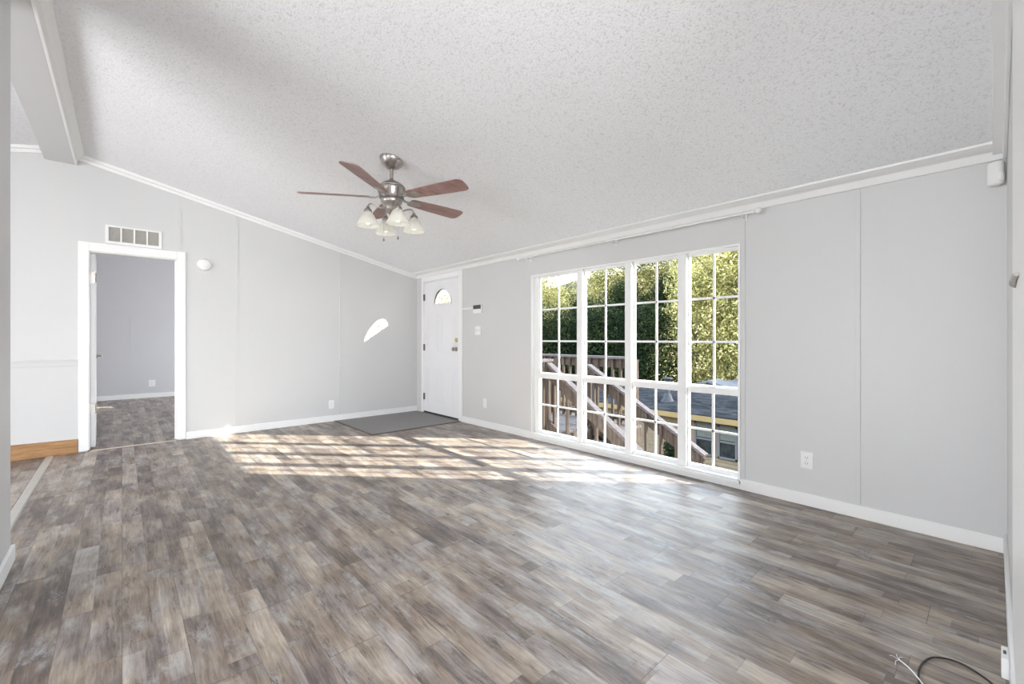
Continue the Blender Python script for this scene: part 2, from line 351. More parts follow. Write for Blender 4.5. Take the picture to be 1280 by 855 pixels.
b_.box(-4.6, 1.3, -4.3, -4.2, 0, 0.35).box(-4.6, 1.3, -4.3, -4.2, 2.4, 3.2).box(-4.6, -2.1, -4.3, -4.2, 0.35, 2.4).box(1.2, 1.3, -4.3, -4.2, 0.35, 2.4)
struct(b_.build('wall_rear', 'wall'), 'grey wall behind the camera with a wide opening', 'wall')
b_ = MB()
b_.box(-4.7, -4.6, -4.3, -0.6, 0, 2.2).box(-4.7, -4.6, 3.2, L, 0, 2.2).box(-4.7, -4.6, -0.6, 3.2, 0, 0.3).box(-4.7, -4.6, -0.6, 3.2, 2.0, 2.2)
struct(b_.build('wall_dining', 'wall'), 'grey side wall of the adjoining room with a wide opening', 'wall')
b_ = MB()
b_.prism([(-0.45, -4.3, cz(-0.45)), (W + T, -4.3, cz(W + T)), (W + T, -4.3, cz(W + T) + 0.1), (-0.45, -4.3, cz(-0.45) + 0.1)], (0, L + T + 4.3, 0))
b_.prism([(-4.7, -4.3, cz(-4.7)), (-0.45, -4.3, cz(-0.449)), (-0.45, -4.3, cz(-0.449) + 0.1), (-4.7, -4.3, cz(-4.7) + 0.1)], (0, L + T + 4.3, 0))
struct(b_.build('ceiling', 'ceiling', origin=(0, 0, 2.15)), 'white vaulted ceiling with sprayed stipple texture', 'ceiling')

# ridge beam and crown mouldings
b_ = MB().box(-0.56, -0.350, -4.2, L, 2.885, cz(-0.35) + 0.005)
struct(b_.build('trim_1', 'wall', bevel=0.004), 'boxed ridge beam running along the peak of the ceiling', 'beam')
def crown(name, pts, d, label, origin=None, mat='trim'):
    o = MB().prism(pts, d).build(name, mat, bevel=0.003); return struct(o, label, 'crown moulding')
crown('trim_2', [(-0.352, 0, 2.885), (-0.352, 0, cz(-0.35) + 0.002), (-0.278, 0, cz(-0.278) + 0.002), (-0.285, 0, cz(-0.278) - 0.012), (-0.325, 0, cz(-0.3) - 0.045), (-0.335, 0, 2.885)], (0, L, 0), 'white crown strip beside the ridge beam')
crown('trim_3', [(W, RW, 2.100), (W, RW, ZW + 0.004), (W - 0.112, RW, ZW + SL * 0.112 + 0.002), (W - 0.112, RW, ZW + SL * 0.112 - 0.012), (W - 0.075, RW, ZW + SL * 0.075 - 0.016), (W - 0.035, RW, ZW - 0.008), (W - 0.012, RW, 2.100)], (0, L - RW, 0), 'white crown moulding along the top of the window wall')
def gcrown(name, x0, x1, y, dy, label):
    poly = [(x0, y, cz(x0) - 0.062), (x1, y, cz(x1) - 0.062), (x1, y, cz(x1) + 0.004), (x0, y, cz(x0) + 0.004)]
    o = MB().prism(poly, (0, dy * 0.3, 0)).prism([(x0, y, cz(x0) - 0.030), (x1, y, cz(x1) - 0.030), (x1, y, cz(x1) + 0.004), (x0, y, cz(x0) + 0.004)], (0, dy, 0)).build(name, 'trim', bevel=0.004)
    return struct(o, label, 'crown moulding')
gcrown('trim_4', -0.335, W - 0.02, L, -0.045, 'white crown moulding sloping along the gable wall')
gcrown('trim_5', -4.6, -0.56, L, -0.045, 'white crown moulding on the gable wall left of the beam')
gcrown('trim_6', 1.3, W - 0.02, RW, 0.053, 'white crown moulding along the near right wall')

# batten strips over the wall panel joints
n_ = 7
for x in (0.487, 1.04, 2.284):
    struct(MB().box(x - 0.013, x + 0.013, L - 0.006, L + 0.01, 0.085, cz(x) - 0.062).build('trim_%d' % n_, 'wall', bevel=0.001), {0.487: 'grey batten strip right beside the bedroom doorway', 1.04: 'grey batten strip right of the smoke detector', 2.284: 'grey batten strip nearest the front door on the gable wall'}[x], 'batten'); n_ += 1
for y, z0, z1, lb in ((0.580, 0.085, 2.10, 'grey batten strip on the wall right of the window'), (1.265, 0.085, 2.10, 'grey batten strip against the right side of the window')):
    struct(MB().box(W - 0.006, W + 0.01, y - 0.013, y + 0.013, z0, z1).build('trim_%d' % n_, 'wall', bevel=0.001), lb, 'batten'); n_ += 1
struct(MB().box(1.3, 2.31, RW - 0.01, RW + 0.004, 0.085, cz(2.3) - 0.06).build('trim_%d' % n_, 'trim', bevel=0.001), 'white casing board on the near right wall', 'casing'); n_ += 1
# chair rail left of the bedroom door
b_ = MB().box(-0.56 - 4.0, -0.328, L - 0.012, L, 0.875, 0.93).box(-4.56, -0.328, L - 0.026, L, 0.913, 0.93)
struct(b_.build('trim_%d' % n_, 'wall', bevel=0.002), 'grey chair rail on the wall left of the bedroom doorway', 'chair rail'); n_ += 1

# baseboards
def baseb(name, pts_fn, label, mat='trim', h=0.083):
    return struct(pts_fn.build(name, mat, bevel=0.003), label, 'baseboard')
baseb('baseboard_right', MB().box(W - 0.013, W, -0.036, 1.285, 0, 0.083).box(W - 0.013, W, 3.56, 4.897, 0, 0.083).box(W - 0.010, W, 1.285, 3.56, 0, 0.040), 'white baseboard along the window wall')
baseb('baseboard_back', MB().box(0.54, W - 0.0, L - 0.013, L, 0, 0.083), 'white baseboard along the gable wall')
baseb('baseboard_front', MB().box(1.3, W - 0.013, RW, RW + 0.013, 0, 0.105), 'white baseboard along the near right wall')
baseb('baseboard_left', MB().box(MX, MX + 0.015, 2.45, ML + 0.013, 0, 0.083).box(MX2, MX, ML, ML + 0.013, 0, 0.083), 'white baseboard on the wall end at the left border')
o = MB().prism([(-4.5, L - 0.022, 0), (-0.330, L - 0.022, 0), (-0.330, L - 0.022, 0.138), (-0.9, L - 0.022, 0.150), (-4.5, L - 0.022, 0.150)], (0, 0.022, 0)).build('baseboard_dining', 'oak', bevel=0.004)
struct(o, 'orange-brown oak baseboard left of the bedroom doorway', 'baseboard')
# transition strip in the floor between the two rooms
o = MB().prism([(-0.548, ML - 0.2, 0), (-0.495, ML - 0.2, 0), (-0.502, ML - 0.2, 0.006), (-0.541, ML - 0.2, 0.006)], (0, L - ML + 0.18, 0)).build('trim_%d' % n_, 'strip'); n_ += 1
struct(o, 'pale grey floor transition strip at the left edge of the room', 'transition strip')

# ---------------------------------------------------------------- big window
win = thing('window_1', (W, 2.42, 0), 'large four-unit white grid window looking onto the deck stairs', 'window', kind='structure')
XG = W + 0.05
b_ = MB()   # returns and thin casing edge around the opening
c = 0.012
b_.box(W - 0.006, XG + 0.06, WY1 - 0.004, WY1 + c, WZ0, WZ1 + c).box(W - 0.006, XG + 0.06, WY0 - c, WY0 + 0.004, WZ0, WZ1 + c).box(W - 0.006, XG + 0.06, WY0, WY1, WZ1 - 0.004, WZ1 + c)
b_.box(XG - 0.012, XG + 0.03, 3.463, WY1, WZ0, WZ1 - 0.014).box(XG - 0.012, XG + 0.03, WY0, WY1, WZ1 - 0.014, WZ1)
b_.build('window_frame', 'trim', win, 0.002)
MB().box(W - 0.030, XG + 0.06, WY0 - 0.012, WY1 + 0.012, 0.040, 0.064).box(W - 0.022, XG + 0.02, WY0, WY1, 0.064, 0.078).build('window_sill', 'trim', win, 0.003)
for a, b2 in ((2.818, 2.889), (2.242, 2.312), (1.717, 1.792)):
    MB().box(W + 0.006, XG + 0.035, a, b2, 0.064, WZ1).build('mullion', 'trim', win, 0.003)
units = [(2.889, 3.463, 3.183), (2.312, 2.818, 2.565), (1.792, 2.242, 2.017), (WY0 - 0.0, 1.717, 1.510)]
for (a, b2, mv) in units:
    g = 0.009
    up = MB()
    up.box(XG - 0.004, XG + 0.022, a, b2, 0.735, 0.765).box(XG - 0.004, XG + 0.022, a, b2, 1.832, 1.846)
    up.box(XG - 0.004, XG + 0.022, a, a + 0.012, 0.765, 1.832).box(XG - 0.004, XG + 0.022, b2 - 0.012, b2, 0.765, 1.832)
    up.box(XG + 0.004, XG + 0.016, mv - g, mv + g, 0.76, 1.84)
    for z in (1.118, 1.473): up.box(XG + 0.004, XG + 0.016, a, b2, z - g, z + g)
    us = up.build('upper_sash', 'trim', win, 0.0015)
    MB().box(XG + 0.008, XG + 0.012, a + 0.006, b2 - 0.006, 0.755, 1.836).build('glass_pane', 'glass', us)
    lo = MB()
    lo.box(XG - 0.022, XG + 0.004, a, b2, 0.700, 0.752).box(XG - 0.022, XG + 0.004, a, b2, 0.070, 0.112)
    lo.box(XG - 0.022, XG + 0.004, a, a + 0.012, 0.112, 0.700).box(XG - 0.022, XG + 0.004, b2 - 0.012, b2, 0.112, 0.700)
    lo.box(XG - 0.014, XG - 0.002, mv - g, mv + g, 0.10, 0.72).box(XG - 0.014, XG - 0.002, a, b2, 0.402 - g, 0.402 + g)
    ls = lo.build('lower_sash', 'trim', win, 0.0015)
    MB().box(XG - 0.010, XG - 0.006, a + 0.006, b2 - 0.006, 0.106, 0.706).build('glass_pane', 'glass', ls)
    MB().box(XG - 0.034, XG - 0.020, (a + b2) / 2 - 0.03, (a + b2) / 2 + 0.03, 0.752, 0.762).build('sash_lock', 'plastic', ls, 0.002)

# ---------------------------------------------------------------- front door
d1 = thing('door_1', (W, 5.46, 0), 'white front door with a small half-round window in the far corner', 'door', kind='structure')
b_ = MB()
b_.box(W - 0.014, W, 4.900, DY0 + 0.02, 0, 2.098).box(W - 0.014, W, DY1 - 0.02, 5.990, 0, 2.098).box(W - 0.014, W, DY0 + 0.02, DY1 - 0.02, DZ1 - 0.01, 2.098)
b_.build('door_casing', 'trim', d1, 0.003)
b_ = MB().box(W, W + T, DY0, DY0 + 0.025, 0, DZ1).box(W, W + T, DY1 - 0.025, DY1, 0, DZ1).box(W, W + T, DY0, DY1, DZ1 - 0.02, DZ1)
b_.build('door_jamb', 'trim', d1)
MB().box(W - 0.02, W + T, DY0, DY1, 0, 0.012).build('threshold', 'nickel_dark', d1)
# slab with half-round hole: build face as ring of quads around the arc
FY, FZ, FR = 5.42, 1.655, 0.228
Y0, Y1, Z0, Z1 = DY0 + 0.028, DY1 - 0.028, 0.022, 2.012
X0, X1 = W + 0.004, W + 0.046
slab = MB()
NA = 20
arc = [(FY + FR * math.cos(math.pi * k / NA), FZ + FR * math.sin(math.pi * k / NA) * 1.0) for k in range(NA + 1)]
slab.box(X0, X1, Y0, Y1, Z0, FZ)
slab.box(X0, X1, FY + FR, Y1, FZ, Z1).box(X0, X1, Y0, FY - FR, FZ, Z1)
for k in range(NA):
    (ya, za), (yb, zb) = arc[k], arc[k + 1]
    slab.prism([(X0, ya, za), (X0, yb, zb), (X0, yb, Z1), (X0, ya, Z1)], (X1 - X0, 0, 0))
slab_o = slab.build('door_slab', 'door', d1)
pn = MB()
def panel(b, y0, y1, z0, z1, x=X0):
    w = 0.014
    b.box(x - 0.004, x, y0, y0 + w, z0, z1).box(x - 0.004, x, y1 - w, y1, z0, z1).box(x - 0.004, x, y0 + w, y1 - w, z0, z0 + w).box(x - 0.004, x, y0 + w, y1 - w, z1 - w, z1)
    b.box(x - 0.005, x, y0 + 0.045, y1 - 0.045, z0 + 0.045, z1 - 0.045)
for (y0, y1) in ((5.10, 5.41), (5.51, 5.82)):
    panel(pn, y0, y1, 0.92, 1.52); panel(pn, y0, y1, 0.15, 0.72)
pn.build('door_panel_moulding', 'door', slab_o, 0.0015)
fl = MB()
ring = [(FY + (FR + 0.010) * math.cos(math.pi * k / NA), FZ + (FR + 0.010) * math.sin(math.pi * k / NA)) for k in range(NA + 1)]
for k in range(NA):
    fl.bar((X0 - 0.002, *ring[k]), (X0 - 0.002, *ring[k + 1]), 0.026, 0.016, (1, 0, 0))
fl.bar((X0 - 0.002, FY - FR - 0.01, FZ), (X0 - 0.002, FY + FR + 0.01, FZ), 0.03, 0.016, (1, 0, 0))
fan_frame = fl.build('fanlight_frame', 'door', slab_o)
gl = MB(); gl.prism([((X0 + X1) / 2 - 0.003, y, z) for y, z in arc], (0.006, 0, 0)); gl.build('fanlight_glass', 'bevel_glass', slab_o)
rv_shade = MB()  # dark ring stands in for the shade on the unlit reveal
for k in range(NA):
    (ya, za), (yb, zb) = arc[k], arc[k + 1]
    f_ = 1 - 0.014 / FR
    rv_shade.prism([(X0 - 0.003, ya, za), (X0 - 0.003, yb, zb), (X0 - 0.003, FY + (yb - FY) * f_, FZ + (zb - FZ) * f_), (X0 - 0.003, FY + (ya - FY) * f_, FZ + (za - FZ) * f_)], (0.021, 0, 0))
tag(rv_shade.build('fanlight_reveal_shade', 'slot', slab_o), 'dark ring painted as the reveal shade around the half-round glass')
cm = MB(); xc = (X0 + X1) / 2 - 0.006
inner = [(xc, FY + 0.09 * math.cos(math.pi * k / 10), FZ + 0.09 * math.sin(math.pi * k / 10)) for k in range(11)]
cm.tube(inner, 0.005, 6)
for a in (36, 72, 108, 144):
    cm.tube([(xc, FY + 0.09 * math.cos(R(a)), FZ + 0.09 * math.sin(R(a))), (xc, FY + FR * math.cos(R(a)), FZ + FR * math.sin(R(a)))], 0.005, 6)
for a in (18, 54, 90, 126, 162):
    cy_, cz_ = FY + 0.13 * math.cos(R(a)), FZ + 0.13 * math.sin(R(a))
    cm.tube([(xc, cy_ + 0.03 * math.cos(t / 8 * 2 * math.pi), cz_ + 0.03 * math.sin(t / 8 * 2 * math.pi)) for t in range(9)], 0.0035, 6)
cm.build('fanlight_caming', 'came', slab_o)
MB().box(X0 - 0.008, X0 + 0.03, Y0, Y1, 0.012, 0.030).build('door_sweep', 'sweep', d1)
for z in (1.787, 1.015, 0.255):
    h = MB().tube([(W - 0.006, Y1 + 0.008, z - 0.05), (W - 0.006, Y1 + 0.008, z + 0.05)], 0.007, 8).box(W - 0.002, W + 0.004, Y1 - 0.022, Y1 + 0.02, z - 0.05, z + 0.05)
    tag(h.build('hinge', 'nickel_dark', d1), 'dark nickel hinge')
kn = MB()
mk = Matrix.Translation((X0, 5.06, 1.000)) @ Matrix.Rotation(R(-90), 4, 'Y')
kn.lathe([(0, 0), (0.032, 0), (0.032, 0.006), (0.012, 0.010), (0.010, 0.032), (0.022, 0.040), (0.028, 0.052), (0.026, 0.064), (0.012, 0.072), (0, 0.073)], mk, 20)
kn.build('door_knob', 'nickel', d1)
mk = Matrix.Translation((X0, 5.055, 1.128)) @ Matrix.Rotation(R(-90), 4, 'Y')
MB().lathe([(0, 0), (0.032, 0), (0.030, 0.010), (0.016, 0.014), (0.014, 0.018), (0, 0.019)], mk, 20).box(X0 - 0.032, X0 - 0.014, 5.050, 5.060, 1.114, 1.142).build('deadbolt', 'brass', d1)

# ---------------------------------------------------------------- bedroom doorway and the open bedroom door
dr = thing('door_2', (0.1, L, 0), 'white cased bedroom doorway with its white door swung open', 'door', kind='structure')
b_ = MB()
b_.box(-0.328, BX0 + 0.012, L - 0.016, L, 0.012, 2.128).box(BX1 - 0.012, 0.538, L - 0.016, L, 0.012, 2.128).box(BX0 + 0.012, BX1 - 0.012, L - 0.016, L, BZ1 - 0.01, 2.128)
b_.build('door_casing', 'trim', dr, 0.004)
MB().box(BX0, BX0 + 0.018, L, L + T, 0.012, BZ1).box(BX1 - 0.018, BX1, L, L + T, 0.012, BZ1).box(BX0, BX1, L, L + T, BZ1 - 0.018, BZ1).box(BX1 - 0.03, BX1 - 0.018, L + 0.03, L + 0.06, 0.012, BZ1 - 0.018).build('door_jamb', 'trim', dr, 0.001)
hx, hy = BX0 + 0.020, L + T + 0.004
rot = Matrix.Translation((hx, hy, 0)) @ Matrix.Rotation(R(1.2), 4, 'Z')
leaf = MB().box(0, 0.036, 0.0, 0.70, 0.02, BZ1 - 0.024, rot).build('door_leaf', 'door', dr, 0.002)
for z in (1.78, 0.42):
    tag(MB().box(-0.002, 0.034, -0.003, 0.0, z - 0.055, z + 0.055, rot).tube([rot @ Vector((0.040, -0.004, z - 0.05)), rot @ Vector((0.040, -0.004, z + 0.05))], 0.005, 8).build('hinge', 'nickel', leaf), 'nickel hinge')
lv = MB(); mk = rot @ Matrix.Translation((0.036, 0.635, 0.95)) @ Matrix.Rotation(R(90), 4, 'Y')
lv.lathe([(0, 0), (0.03, 0), (0.028, 0.008), (0.011, 0.011), (0.011, 0.045), (0, 0.046)], mk, 18)
lv.tube([rot @ Vector((0.078, 0.635, 0.95)), rot @ Vector((0.082, 0.60, 0.95)), rot @ Vector((0.080, 0.53, 0.947))], [0.010, 0.009, 0.007], 8)
lv.build('door_lever', 'nickel', leaf)
MB().prism([(BX0 + 0.018, L - 0.006, 0), (BX0 + 0.018, L + 0.030, 0), (BX0 + 0.018, L + 0.024, 0.005), (BX0 + 0.018, L + 0.0, 0.005)], (BX1 - BX0 - 0.036, 0, 0)).build('threshold', 'sand', dr)

# bedroom beyond
BY = 11.02
struct(MB().box(-2.6, 3.6, L, BY + 0.1, -0.12, 0).build('floor_bedroom', 'floor'), 'brown plank floor of the bedroom beyond the doorway', 'floor')
struct(MB().box(-2.6, 3.6, BY, BY + 0.1, 0, 3.0).build('wall_bedroom_back', 'wall_bed'), 'blue-grey back wall of the bedroom', 'wall')
struct(MB().box(-2.7, -2.6, L, BY + 0.1, 0, 3.0).build('wall_bedroom_left', 'wall_bed'), 'blue-grey left wall of the bedroom', 'wall')
b_ = MB()
for (y0, y1, z0, z1) in ((L, 8.15, 0, 3.0), (9.25, BY + 0.1, 0, 3.0), (8.15, 9.25, 0, 0.9), (8.15, 9.25, 2.02, 3.0)): b_.box(3.5, 3.6, y0, y1, z0, z1)
struct(b_.build('wall_bedroom_right', 'wall_bed'), 'blue-grey right wall of the bedroom with a window opening', 'wall')
struct(MB().box(-2.7, 3.6, L + T, BY + 0.1, 3.0, 3.1).build('ceiling_bedroom', 'ceiling'), 'white bedroom ceiling', 'ceiling')
struct(MB().box(-2.6, 3.5, BY - 0.013, BY, 0, 0.085).build('baseboard_bedroom', 'trim', bevel=0.003), 'white baseboard along the bedroom back wall', 'baseboard')
struct(MB().box(0.129 - 0.013, 0.129 + 0.013, BY - 0.004, BY + 0.005, 0.085, 3.0).build('trim_%d' % n_, 'wall_bed'), 'grey batten strip on the bedroom wall', 'batten'); n_ += 1

# entry pad
t = thing('entry_mat', (2.83, 5.5, 0), 'square grey entry mat on the plank floor before the front door', 'mat')
MB().box(2.225, W - 0.014, 4.955, L - 0.016, 0, 0.006).build('pad', 'mat', t)
e = MB().box(2.195, 2.225, 4.925, L - 0.016, 0, 0.008).box(2.225, W - 0.014, 4.925, 4.955, 0, 0.008)
tag(e.build('edge_strip', wood('mat_edge_strip', (0.07, 0.055, 0.05), (0.12, 0.10, 0.09), (0.17, 0.14, 0.12)), t, 0.002), 'dark brown edge strip')

# ---------------------------------------------------------------- wall fittings
def plate(name, kind, pos, axis, w, h, label, cat, group=None):
    """axis 'X': mounted on the window wall facing -X; 'Y': on a wall facing -Y"""
    x, y, z = pos
    t = thing(name, (x, y, z - h / 2), label, cat, group)
    M4 = Matrix.Translation((x, y, z)) if axis == 'Y' else Matrix.Translation((x, y, z)) @ Matrix.Rotation(R(-90), 4, 'Z')
    MB().box(-w / 2, w / 2, -0.006, 0, -h / 2, h / 2, M4).build('cover_plate', 'plastic', t, 0.002)
    if kind == 'outlet':
        for dz in (-0.02, 0.02):
            s_ = MB().box(-0.017, 0.017, -0.009, -0.006, dz - 0.014, dz + 0.014, M4).build('socket', 'plastic', t, 0.001)
            MB().box(-0.0075, -0.0055, -0.0095, -0.0088, dz - 0.004, dz + 0.006, M4).box(0.0055, 0.0075, -0.0095, -0.0088, dz - 0.004, dz + 0.006, M4).box(-0.002, 0.002, -0.0095, -0.0088, dz - 0.010, dz - 0.007, M4).build('slot', 'slot', s_)
    elif kind == 'switch':
        for dx in (-0.023, 0.023):
            MB().box(dx - 0.005, dx + 0.005, -0.014, -0.006, -0.010, 0.010, M4).build('toggle', 'plastic', t, 0.001)
    MB().box(-0.002, 0.002, -0.007, -0.0058, -0.002, 0.002, M4).build('screw', 'nickel', t)
    return t
plate('wall_outlet', 'outlet', (W, 0.858, 0.310), 'X', 0.072, 0.115, 'white outlet low on the grey wall right of the big window', 'outlet')
plate('blank_wall_plate', 'blank', (W, 4.403, 0.312), 'X', 0.072, 0.118, 'blank white plate low on the wall between front door and window', 'wall plate')
plate('light_switch', 'switch', (W, 4.557, 1.254), 'X', 0.118, 0.115, 'white double light switch below the keypad beside the front door', 'switch')
plate('wall_outlet', 'outlet', (2.158, L, 0.235), 'Y', 0.072, 0.115, 'white outlet low on the gable wall left of the entry mat', 'outlet')
plate('wall_outlet', 'outlet', (0.435, BY, 0.28), 'Y', 0.10, 0.13, 'white outlet on the bedroom wall seen through the doorway', 'outlet')

t = thing('alarm_keypad', (W, 4.55, 1.478), 'white alarm keypad with a dark screen beside the front door', 'keypad')
MB().box(W - 0.022, W, 4.462, 4.638, 1.480, 1.592).build('housing', 'plastic', t, 0.006)
tag(MB().box(W - 0.026, W - 0.02, 4.470, 4.630, 1.538, 1.590).build('screen', 'screen', t, 0.002), 'dark grey screen')
o = MB().box(W - 0.012, W, 4.638, 4.900, 1.543, 1.566).build('cable_raceway', 'plastic', bevel=0.002)
tag(o, 'short white cable raceway from the front door casing to the keypad', 'cable cover')

t = thing('motion_detector', (W, 0.005, 1.955), 'white motion detector in the top right corner by the crown', 'motion detector')
prof = []
b_ = MB()
MD = Matrix.Translation((W - 0.030, -0.006, 2.02)) @ Matrix.Rotation(R(45), 4, 'Z')
pts = [(0.028 * math.cos(R(a)) * 1.25, 0.028 * math.sin(R(a)) * 1.0) for a in range(90, 271, 15)]
b_.prism([(x_, y_, -0.062) for x_, y_ in pts] + [(0.022, -0.028, -0.062), (0.022, 0.028, -0.062)], (0, 0, 0.125), MD)
b_.build('housing', 'plastic', t, 0.012)
MB().lathe([(0.0, -0.036), (0.014, -0.034), (0.016, -0.02), (0.016, 0.0), (0.014, 0.012), (0, 0.014)], MD @ Matrix.Translation((-0.024, 0, -0.01)), 16).build('lens', 'plastic', t)

t = thing('smoke_detector', (0.712, L, 2.006), 'round white smoke detector on the gable wall right of the bedroom doorway', 'smoke detector')
mk = Matrix.Translation((0.712, L, 2.006)) @ Matrix.Rotation(R(90), 4, 'X')
MB().lathe([(0, 0), (0.068, 0), (0.070, 0.006), (0.066, 0.012), (0.064, 0.03), (0.054, 0.040), (0.02, 0.043), (0, 0.043)], mk, 32).build('housing', 'plastic', t)
MB().lathe([(0.024, 0.043), (0.026, 0.046), (0.030, 0.046), (0.032, 0.042)], mk, 24).build('vent_ring', 'plastic', t)

t = thing('air_vent', (0.1, L, 2.13), 'white return air grille with four mesh openings above the bedroom doorway', 'vent')
vx0, vx1, vz0, vz1 = -0.130, 0.327, 2.132, 2.327
b_ = MB().box(vx0, vx1, L - 0.012, L, vz0, vz0 + 0.030).box(vx0, vx1, L - 0.012, L, vz1 - 0.018, vz1).box(vx0, vx0 + 0.026, L - 0.012, L, vz0 + 0.030, vz1 - 0.018).box(vx1 - 0.026, vx1, L - 0.012, L, vz0 + 0.030, vz1 - 0.018)
cellw = (vx1 - vx0 - 0.052 - 3 * 0.014) / 4
for k in range(3):
    x = vx0 + 0.026 + (k + 1) * cellw + k * 0.014
    b_.box(x, x + 0.014, L - 0.012, L, vz0 + 0.030, vz1 - 0.018)
b_.build('frame', 'plastic', t, 0.002)
MB().box(vx0 + 0.02, vx1 - 0.02, L - 0.002, L, vz0 + 0.02, vz1 - 0.015).build('backing', 'vent_dark', t)
sl = MB()
z = vz0 + 0.034
while z < vz1 - 0.02:
    sl.prism([(vx0 + 0.02, L - 0.009, z), (vx0 + 0.02, L - 0.002, z + 0.004), (vx0 + 0.02, L - 0.002, z + 0.005), (vx0 + 0.02, L - 0.009, z + 0.0012)], (vx1 - vx0 - 0.04, 0, 0)); z += 0.010
sl.build('louvres', paint('vent_louvre', (0.62, 0.60, 0.56), 0.5, 0.03), t)

# curtain rod above the window
t = thing('curtain_rod', (W - 0.085, 2.4, 2.068), 'thin white curtain rod with ball finials above the big window', 'curtain rod')
ry, rz_ = W - 0.085, 2.068
MB().tube([(ry, 1.165, rz_), (ry, 2.44, rz_)], 0.0085, 12).tube([(ry, 2.44, rz_ + 0.0), (ry, 3.65, rz_)], 0.0070, 12).tube([(ry, 2.425, rz_), (ry, 2.455, rz_)], 0.0105, 12).build('rod', 'plastic', t)
for y, s_ in ((1.165, -1), (3.65, 1)):
    mk = Matrix.Translation((ry, y, rz_)) @ Matrix.Rotation(R(-90 * s_), 4, 'X')
    MB().lathe([(0.011, -0.01), (0.012, 0), (0.008, 0.004), (0.010, 0.008)] + [(0.022 * math.sin(R(a)), 0.030 - 0.022 * math.cos(R(a))) for a in range(20, 181, 16)], mk, 18).build('finial', 'plastic', t)
for y in (1.25, 2.40, 3.56):
    MB().box(W - 0.004, W, y - 0.012, y + 0.012, rz_ - 0.035, rz_ + 0.020).tube([(W - 0.002, y, rz_ - 0.02), (ry + 0.01, y, rz_ - 0.02), (ry, y, rz_ - 0.013)], 0.005, 8).tube([(ry + 0.012, y, rz_ + 0.004), (ry + 0.009, y, rz_ - 0.01), (ry, y, rz_ - 0.0125), (ry - 0.010, y, rz_ - 0.008), (ry - 0.012, y, rz_ + 0.004)], 0.004, 8).build('bracket', 'plastic', t)

# phone jack box at the baseboard, small fitting on the near wall, cables
t = thing('phone_jack_box', (2.95, RW + 0.02, 0.045), 'small white surface jack box on the baseboard at the bottom right corner', 'jack box')
jx = 2.205
t.location = (jx, RW + 0.013, 0.05)
MB().box(jx - 0.045, jx + 0.045, RW + 0.013, RW + 0.031, 0.02, 0.088).build('housing', 'plastic', t, 0.004)
MB().box(jx - 0.012, jx + 0.012, RW + 0.0195, RW + 0.0265, 0.0865, 0.0888).build('jack_slot', 'slot', t)
o = MB().tube([(1.98, RW, 1.300), (1.97, RW + 0.008, 1.302), (1.90, RW + 0.012, 1.306), (1.80, RW + 0.010, 1.312), (1.72, RW + 0.008, 1.308)], [0.008, 0.009, 0.008, 0.007, 0.005], 10).build('wall_hook', 'strip')
tag(o, 'small grey fitting on the wall at the right border of the photo', 'wall fitting')

def smooth_path(p, n=8):
    p = [Vector(q) for q in p]; out = []
    for i in range(len(p) - 1):
        a, b, c, d = p[max(i - 1, 0)], p[i], p[i + 1], p[min(i + 2, len(p) - 1)]
        for k in range(n):
            t_ = k / n
            out.append(0.5 * ((2 * b) + (c - a) * t_ + (2 * a - 5 * b + 4 * c - d) * t_ ** 2 + (-a + 3 * b - 3 * c + d) * t_ ** 3))
    out.append(p[-1]); return out
o = MB().tube(smooth_path([(1.876, 0.154, 0.005), (1.980, 0.168, 0.005), (2.040, 0.171, 0.005), (2.105, 0.162, 0.005), (2.154, 0.141, 0.005), (2.182, 0.098, 0.005), (2.174, 0.055, 0.005), (2.140, 0.011, 0.005), (2.081, -0.030, 0.005)]), 0.0032, 8).build('black_cable', 'black_rubber')
tag(o, 'black cable curving over the plank floor at the bottom right', 'cable')
t = thing('white_cable', (2.0, 0.22, 0), 'thin white cable with frayed bare ends on the floor', 'cable')
MB().tube(smooth_path([(1.927, 0.137, 0.003), (1.966, 0.163, 0.009), (2.010, 0.193, 0.010), (2.033, 0.222, 0.012)]), 0.0022, 8).build('sheath', 'plastic', t)
for q in ((2.048, 0.250, 0.006), (2.002, 0.229, 0.006), (2.067, 0.217, 0.006), (2.072, 0.233, 0.006)):
    MB().tube(smooth_path([(2.033, 0.222, 0.012), ((2.033 + q[0]) / 2, (0.222 + q[1]) / 2 + 0.004, q[2] + 0.006), q], 4), 0.0009, 6).build('frayed_wire', 'plastic', t)

# ---------------------------------------------------------------- ceiling fan
FX, FYc = 1.597, 3.21
RA = -YAW                                        # world angle of the camera's right
FZC = cz(FX)
fan = thing('ceiling_fan', (FX, FYc, 2.26), 'five-blade ceiling fan with brushed nickel body, cherry blades and four glass shades', 'ceiling fan')
tilt = Matrix.Translation((FX, FYc, FZC)) @ Matrix.Rotation(math.atan(SL), 4, 'Y')
MB().lathe([(0.093, 0.004), (0.094, -0.006), (0.088, -0.022), (0.072, -0.045), (0.050, -0.064), (0.030, -0.074), (0.022, -0.077), (0, -0.077)], tilt, 40).build('canopy', 'nickel', fan)
vert = Matrix.Translation((FX, FYc, 0))
MB().lathe([(0.0135, FZC - 0.06), (0.0135, 2.37)], vert, 20).lathe([(0.024, 2.385), (0.026, 2.40), (0.0135, 2.42)], vert, 20).build('downrod', 'nickel', fan)
hsg = MB().lathe([(0.0, 2.405), (0.022, 2.403), (0.050, 2.392), (0.092, 2.366), (0.104, 2.352), (0.104, 2.346), (0.094, 2.342)], vert, 48)
hsg.lathe([(0.108, 2.340), (0.110, 2.334), (0.107, 2.322), (0.096, 2.280), (0.086, 2.256), (0.080, 2.250), (0, 2.250)], vert, 48).build('motor_housing', 'nickel', fan)
